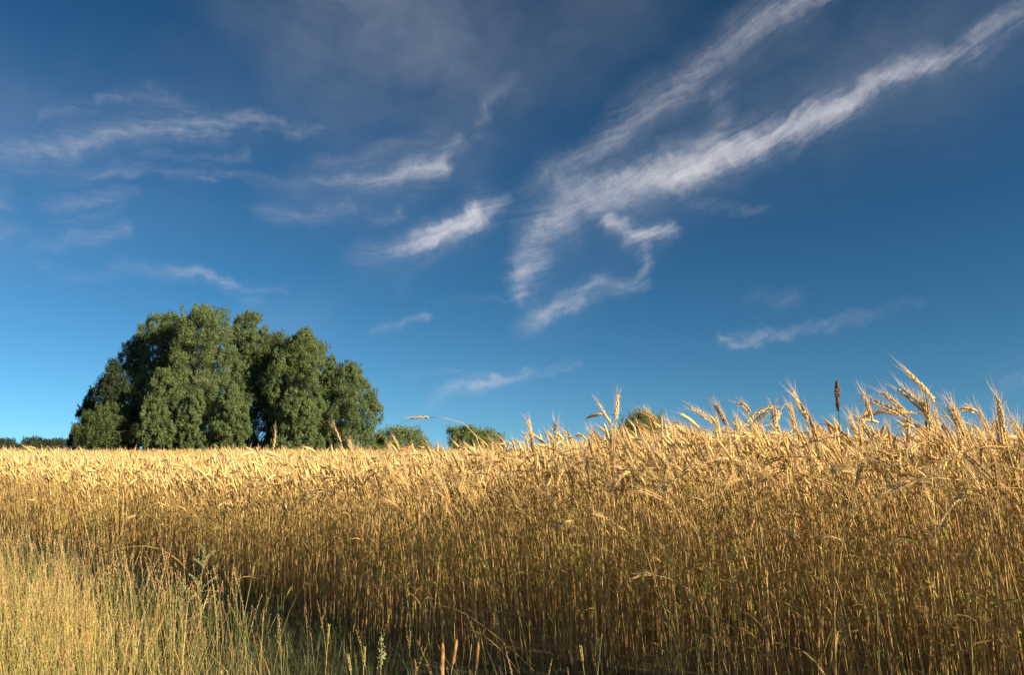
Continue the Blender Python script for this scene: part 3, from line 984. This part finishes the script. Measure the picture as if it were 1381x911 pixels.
# dark spike above the rye
def dock(px, py, Y, label):
    rg = np.random.default_rng(81)
    p = at(px, py, Y); h = p.z + .02
    root = empty('dock', (p.x + .02, p.y, -.02))
    u = np.linspace(0, 1, 8); pts = np.stack([-.02 * u, 0 * u, h * u], 1)
    b = Buf(); b.add(*tube(pts, np.linspace(.0020, .0015, 8), 5)); part('stem', b, M['dock'], root)
    b = Buf()
    for i in range(150):
        q = rg.random() ** .9
        c = pts[-1] + np.array([0, 0, -.125 * q]); gap = 1 - .65 * math.exp(-((q - .62) / .06) ** 2)
        r = .0085 * (.25 + 1.1 * math.sin(math.pi * min(1, q * .9 + .1))) * gap
        a = rg.uniform(0, 6.28); c = c + np.array([math.cos(a) * r, math.sin(a) * r, 0]) * rg.uniform(.4, 1)
        s_ = rg.uniform(.0025, .0042); d = unit([math.cos(a) * .5, math.sin(a) * .5, 1]); s1 = unit(np.cross(d, [0.3, 1, .2])) * s_; s2 = np.cross(d, unit(s1)) * s_
        b.add([c - d * s_, c + s1, c + s2, c - s1, c - s2, c + d * s_ * 1.8], [(0, 2, 1), (0, 3, 2), (0, 4, 3), (0, 1, 4), (5, 1, 2), (5, 2, 3), (5, 3, 4), (5, 4, 1)])
    part('seed_head', b, M['dock'], root)
    return tag(root, label, 'weed')
dock(1128, 514, 3.3, 'dark brown seed spike standing upright above the rye against the sky')

def small_flower(px, py, Y, mat, label, r, npet, seed):
    rg = np.random.default_rng(seed)
    p = at(px, py, Y); h = p.z + .02
    root = empty('flower', (p.x, p.y, -.02))
    u = np.linspace(0, 1, 7); pts = np.stack([.02 * np.sin(u * 2) * u, 0 * u, h * u], 1)
    b = Buf(); b.add(*tube(pts, .0012, 4)); part('stem', b, M['weed'], root)
    for i in range(npet):
        a = i * 6.283 / npet + .3; d = np.array([math.cos(a), math.sin(a), .35])
        lp = curve_pts(pts[-1], d, r, 4, .3, rg)
        b = Buf(); b.add(*ribbon(lp, r * np.array([.3, .8, 1.0, .8, .2]), (-math.sin(a), math.cos(a), 0))); part('petal', b, M[mat], root)
    for i in range(2):
        a = rg.uniform(0, 6.28); lp = curve_pts(pts[3], (math.cos(a), math.sin(a), .8), .06, 4, .8, rg)
        b = Buf(); b.add(*ribbon(lp, [.004, .008, .008, .005, .001], (-math.sin(a), math.cos(a), 0))); part('leaf', b, M['weed'], root)
    return tag(root, label, 'flower')
small_flower(1175, 812, 2.72, 'petal', 'tiny orange flower low among the rye stalks at the lower right', .008, 4, 91)
small_flower(1298, 802, 2.55, 'yellow', 'tiny yellow flower low among the stalks near the right border', .009, 5, 92)

# ------------------------------------------------------------------ trees
def leaf_cloud(centres, radii, counts, size, seed, up=.3, flat=1.0):
    """many small rhombic leaf sprays in ellipsoid puffs; returns buffer"""
    rg = np.random.default_rng(seed)
    b = Buf()
    # each bough carries a handful of upright sprigs over its outer and upper side
    SP = 9
    sub_c, sub_r, sub_n, sub_t = [], [], [], []
    for c, r, m in zip(centres, radii, counts):
        out_ = unit([c[0], c[1], 0]) if np.hypot(c[0], c[1]) > .2 else np.zeros(3)
        tb = rg.random()
        for q in range(SP):
            dd = unit(rg.normal(size=3) + out_ * .6 + np.array([0, 0, .75]))
            sr = r * rg.uniform(.30, .52)
            sub_c.append(c + dd * r * .72); sub_r.append(sr * np.array([.95, .95, 1.1])); sub_n.append(int(m / SP * rg.uniform(.6, 1.5))); sub_t.append(.5 * tb + .5 * rg.random())
        for q in range(4):                                   # thin upright shoots that fray the outline
            a_ = rg.uniform(0, 6.283)
            sub_c.append(c + np.array([math.cos(a_) * r[0] * .5, math.sin(a_) * r[0] * .5, r[2] * rg.uniform(.8, 1.05)]) + out_ * r[0] * .3)
            sub_r.append(r[2] * np.array([.13, .13, rg.uniform(.28, .45)])); sub_n.append(int(m / SP * rg.uniform(.25, .5))); sub_t.append(.5 * tb + .5 * rg.random())
    sub_n = np.array(sub_n)
    C = np.repeat(np.array(sub_c), sub_n, 0); Rr = np.repeat(np.array(sub_r), sub_n, 0)
    tp = np.repeat(np.array(sub_t), sub_n)
    k = len(C)
    d = rg.normal(size=(k, 3)); d /= np.linalg.norm(d, axis=1)[:, None]
    rad = rg.random(k) ** .45
    ragged = 1 + .16 * rg.normal(size=k) * (rad > .8)
    off = d * (rad * ragged)[:, None]
    off[:, :2] *= (1 - .25 * off[:, 2:3].clip(-1, 1))        # sprigs taper upwards
    pos = C + off * Rr
    # leaf sprays point upward, their faces turned outward with a random tilt
    nrm = d + np.array([0, 0, up * .5]) + rg.normal(0, .45, (k, 3)); nrm /= np.linalg.norm(nrm, axis=1)[:, None]
    ax = np.cross(nrm, rg.normal(size=(k, 3))) + np.array([0, 0, .5]) + d * .4; ax /= np.linalg.norm(ax, axis=1)[:, None]
    sd = np.cross(nrm, ax); sd /= np.linalg.norm(sd, axis=1)[:, None]
    l = size * rg.uniform(.6, 1.5, k)[:, None]; w = l * rg.uniform(.28, .5, k)[:, None]
    V = np.stack([pos - ax * l * .5, pos + sd * w * .5, pos + ax * l * .5, pos - sd * w * .5], 1)
    F = np.array([(0, 1, 2), (0, 2, 3)])[None] + (np.arange(k) * 4)[:, None, None]
    tint_ = np.clip(.55 * tp + .45 * rg.random(k), 0, .999)
    b.add(V.reshape(-1, 3), F.reshape(-1, 3), 0, np.repeat(tint_, 4))
    return b

def tree(name, px, py, Y, half_px, mat, label, cat, seed, profile='dome', n_puff=75, leaves=190, size=.26, puff=1.0, group=None, low=.0):
    rg = np.random.default_rng(seed)
    top = at(px, py, Y)
    H = top.z; W = half_px / FPX * Y * 1.36
    root = empty(name, (top.x, Y, -.05))
    # puffs set near the surface of the crown envelope
    cs, rs = [], []
    i = 0
    while len(cs) < n_puff * 1.9 and i < 5000:
        i += 1
        q = rg.random() ** .85
        zq = low + (1 - low) * q
        if profile == 'dome':
            env = math.sqrt(max(0, 1 - q ** 2.6)) * (.86 + .14 * math.sin(q * 9 + seed))
        elif profile == 'column':
            env = (max(0, 1 - q ** 3.2)) ** .55 * (.8 + .2 * math.sin(q * 8 + seed))
        elif profile == 'cone':
            env = (1 - q) ** .75 * (.75 + .25 * math.sin(q * 17 + seed))
        else:
            env = math.sqrt(max(0, 1 - q ** 2))
        a = rg.uniform(0, 2 * math.pi)
        pr = W * env * rg.uniform(.72, 1.0) if rg.random() < .8 else W * env * rg.uniform(.1, .7)
        r = puff * W * rg.uniform(.13, .27)
        pr = max(0, pr - r * .75)
        z = min(H * zq, H - r * 1.1)
        c = np.array([math.cos(a) * pr, math.sin(a) * pr * .9, z])
        if any(np.linalg.norm((c - o_) / np.array([1, 1, 1.3])) < .72 * min(r, q_[0]) for o_, q_ in zip(cs, rs)):
            continue
        cs.append(c); rs.append(np.array([r, r, r * rg.uniform(.9, 1.25)]))
    # leading puff at the very top
    cs.append(np.array([0, 0, H - puff * W * .26])); rs.append(np.array([W * .17 * puff, W * .17 * puff, W * .27 * puff]))
    # loose inner foliage so the crown is not hollow
    for q in (.2, .4, .6, .78):
        e = W * math.sqrt(max(.05, 1 - q ** 2.4)) * .5
        cs.append(np.array([0, 0, H * q])); rs.append(np.array([e, e, H * .13]))
    cs, rs = np.array(cs), np.array(rs)
    b = leaf_cloud(cs, rs, (3.9 * leaves * (rs[:, 0] / rs[:, 0].mean()).clip(0, 1.7) ** 2).astype(int), size * .50, seed)
    part('crown', b, M[mat], root)
    # trunk and limbs reaching the puffs
    b = Buf()
    th = H * .8
    tr = .022 * H
    pts = np.stack([.05 * H * np.sin(np.linspace(0, 2.2, 9)) * rg.uniform(-.5, .5), .02 * H * np.sin(np.linspace(0, 3, 9)), np.linspace(0, th, 9)], 1)
    b.add(*tube(pts, np.linspace(tr, tr * .2, 9), 8))
    for c in cs[::2]:
        z0 = max(.08 * H, min(th * .95, c[2] - .22 * H - .3 * np.hypot(c[0], c[1])))
        p0 = np.array([np.interp(z0, pts[:, 2], pts[:, 0]), np.interp(z0, pts[:, 2], pts[:, 1]), z0])
        mid = (p0 + c) / 2 + np.array([0, 0, -.03 * H])
        b.add(*tube(np.array([p0, mid, c]), [tr * .25, tr * .15, tr * .04], 5))
    part('trunk', b, M['bark'], root)
    return tag(root, label, cat, group)

G = 'trees of the clump beyond the field'
tree('poplar', 278, 413, 75, 60, 'poplar', 'tallest broad poplar in the middle of the clump, its crown highest', 'tree', 11, 'dome', 110, 210, .26, .85, G)
tree('poplar', 228, 421, 79, 50, 'poplar', 'tall poplar left of the tallest one, its left side in shade', 'tree', 12, 'dome', 90, 200, .26, .85, G)
tree('poplar', 338, 421, 78, 38, 'poplar', 'slender poplar with a pointed top right of the tallest one', 'tree', 13, 'column', 85, 190, .25, .95, G)
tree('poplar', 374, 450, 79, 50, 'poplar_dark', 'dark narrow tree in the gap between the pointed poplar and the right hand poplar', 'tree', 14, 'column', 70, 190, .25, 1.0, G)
tree('poplar', 412, 443, 76, 50, 'poplar', 'broad rounded poplar in the right half of the clump', 'tree', 15, 'dome', 100, 210, .26, .85, G)
tree('poplar', 470, 487, 75, 40, 'poplar', 'lowest poplar at the right end of the clump', 'tree', 16, 'dome', 75, 190, .24, .95, G)
tree('poplar', 222, 498, 71, 27, 'poplar', 'small bright young poplar in front of the shaded left part of the clump', 'tree', 17, 'dome', 60, 170, .23, 1.0, G)
tree('poplar', 264, 530, 71, 19, 'poplar', 'low bushy tree at the foot of the tallest poplar, beside the bright young one', 'tree', 18, 'dome', 50, 150, .23, 1.1, G)
tree('poplar', 315, 515, 71, 23, 'poplar', 'bushy young tree under the slender pointed poplar', 'tree', 28, 'dome', 60, 160, .23, 1.0, G)
tree('poplar', 405, 538, 71, 30, 'poplar', 'low bushy tree at the foot of the broad rounded poplar', 'tree', 19, 'dome', 70, 170, .24, .85, G)
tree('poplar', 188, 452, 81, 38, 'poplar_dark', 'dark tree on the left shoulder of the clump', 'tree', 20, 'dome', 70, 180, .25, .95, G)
tree('pine_tree', 155, 484, 74, 42, 'pine', 'dark pine with ragged top at the left end of the clump', 'pine tree', 21, 'cone', 75, 150, .26, .9, G)
tree('pine_tree', 126, 522, 77, 30, 'pine', 'low dark pine at the far left end of the clump', 'pine tree', 22, 'cone', 50, 140, .25, 1.1, G)
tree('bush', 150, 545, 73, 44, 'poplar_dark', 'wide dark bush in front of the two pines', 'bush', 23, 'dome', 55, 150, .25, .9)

B = 'bushes along the skyline'
tree('bush', 541, 575, 80, 38, 'bush', 'light green bush right of the tree clump', 'bush', 31, 'dome', 34, 120, .24, 1.2)
tree('bush', 512, 585, 78, 16, 'bush', 'small bush squeezed against the right end of the tree clump', 'bush', 32, 'dome', 22, 110, .22, 1.3)
tree('bush', 627, 575, 85, 26, 'bush', 'round green bush on the skyline, midway between the clump and the single upright ear', 'bush', 33, 'dome', 26, 120, .24, 1.3)
tree('bush', 655, 579, 86, 24, 'bush', 'flat green bush touching the right side of the round skyline bush', 'bush', 34, 'dome', 24, 120, .24, 1.3)
tree('bush', 868, 554, 72, 36, 'bush', 'broad round bush rising over the rye right of the middle, under the clouds', 'bush', 35, 'dome', 46, 130, .22, 1.1)
tree('far_tree', 6, 592, 150, 22, 'far', 'far dark tree at the left border of the picture', 'tree', 36, 'dome', 26, 110, .34, 1.3)
tree('far_tree', 45, 590, 150, 17, 'far', 'far dark tree second from the left border, with a gap on either side', 'tree', 37, 'dome', 24, 110, .34, 1.3)
tree('far_tree', 75, 592, 152, 20, 'far', 'far low tree between the second far tree and the clump', 'tree', 38, 'dome', 24, 110, .34, 1.3)
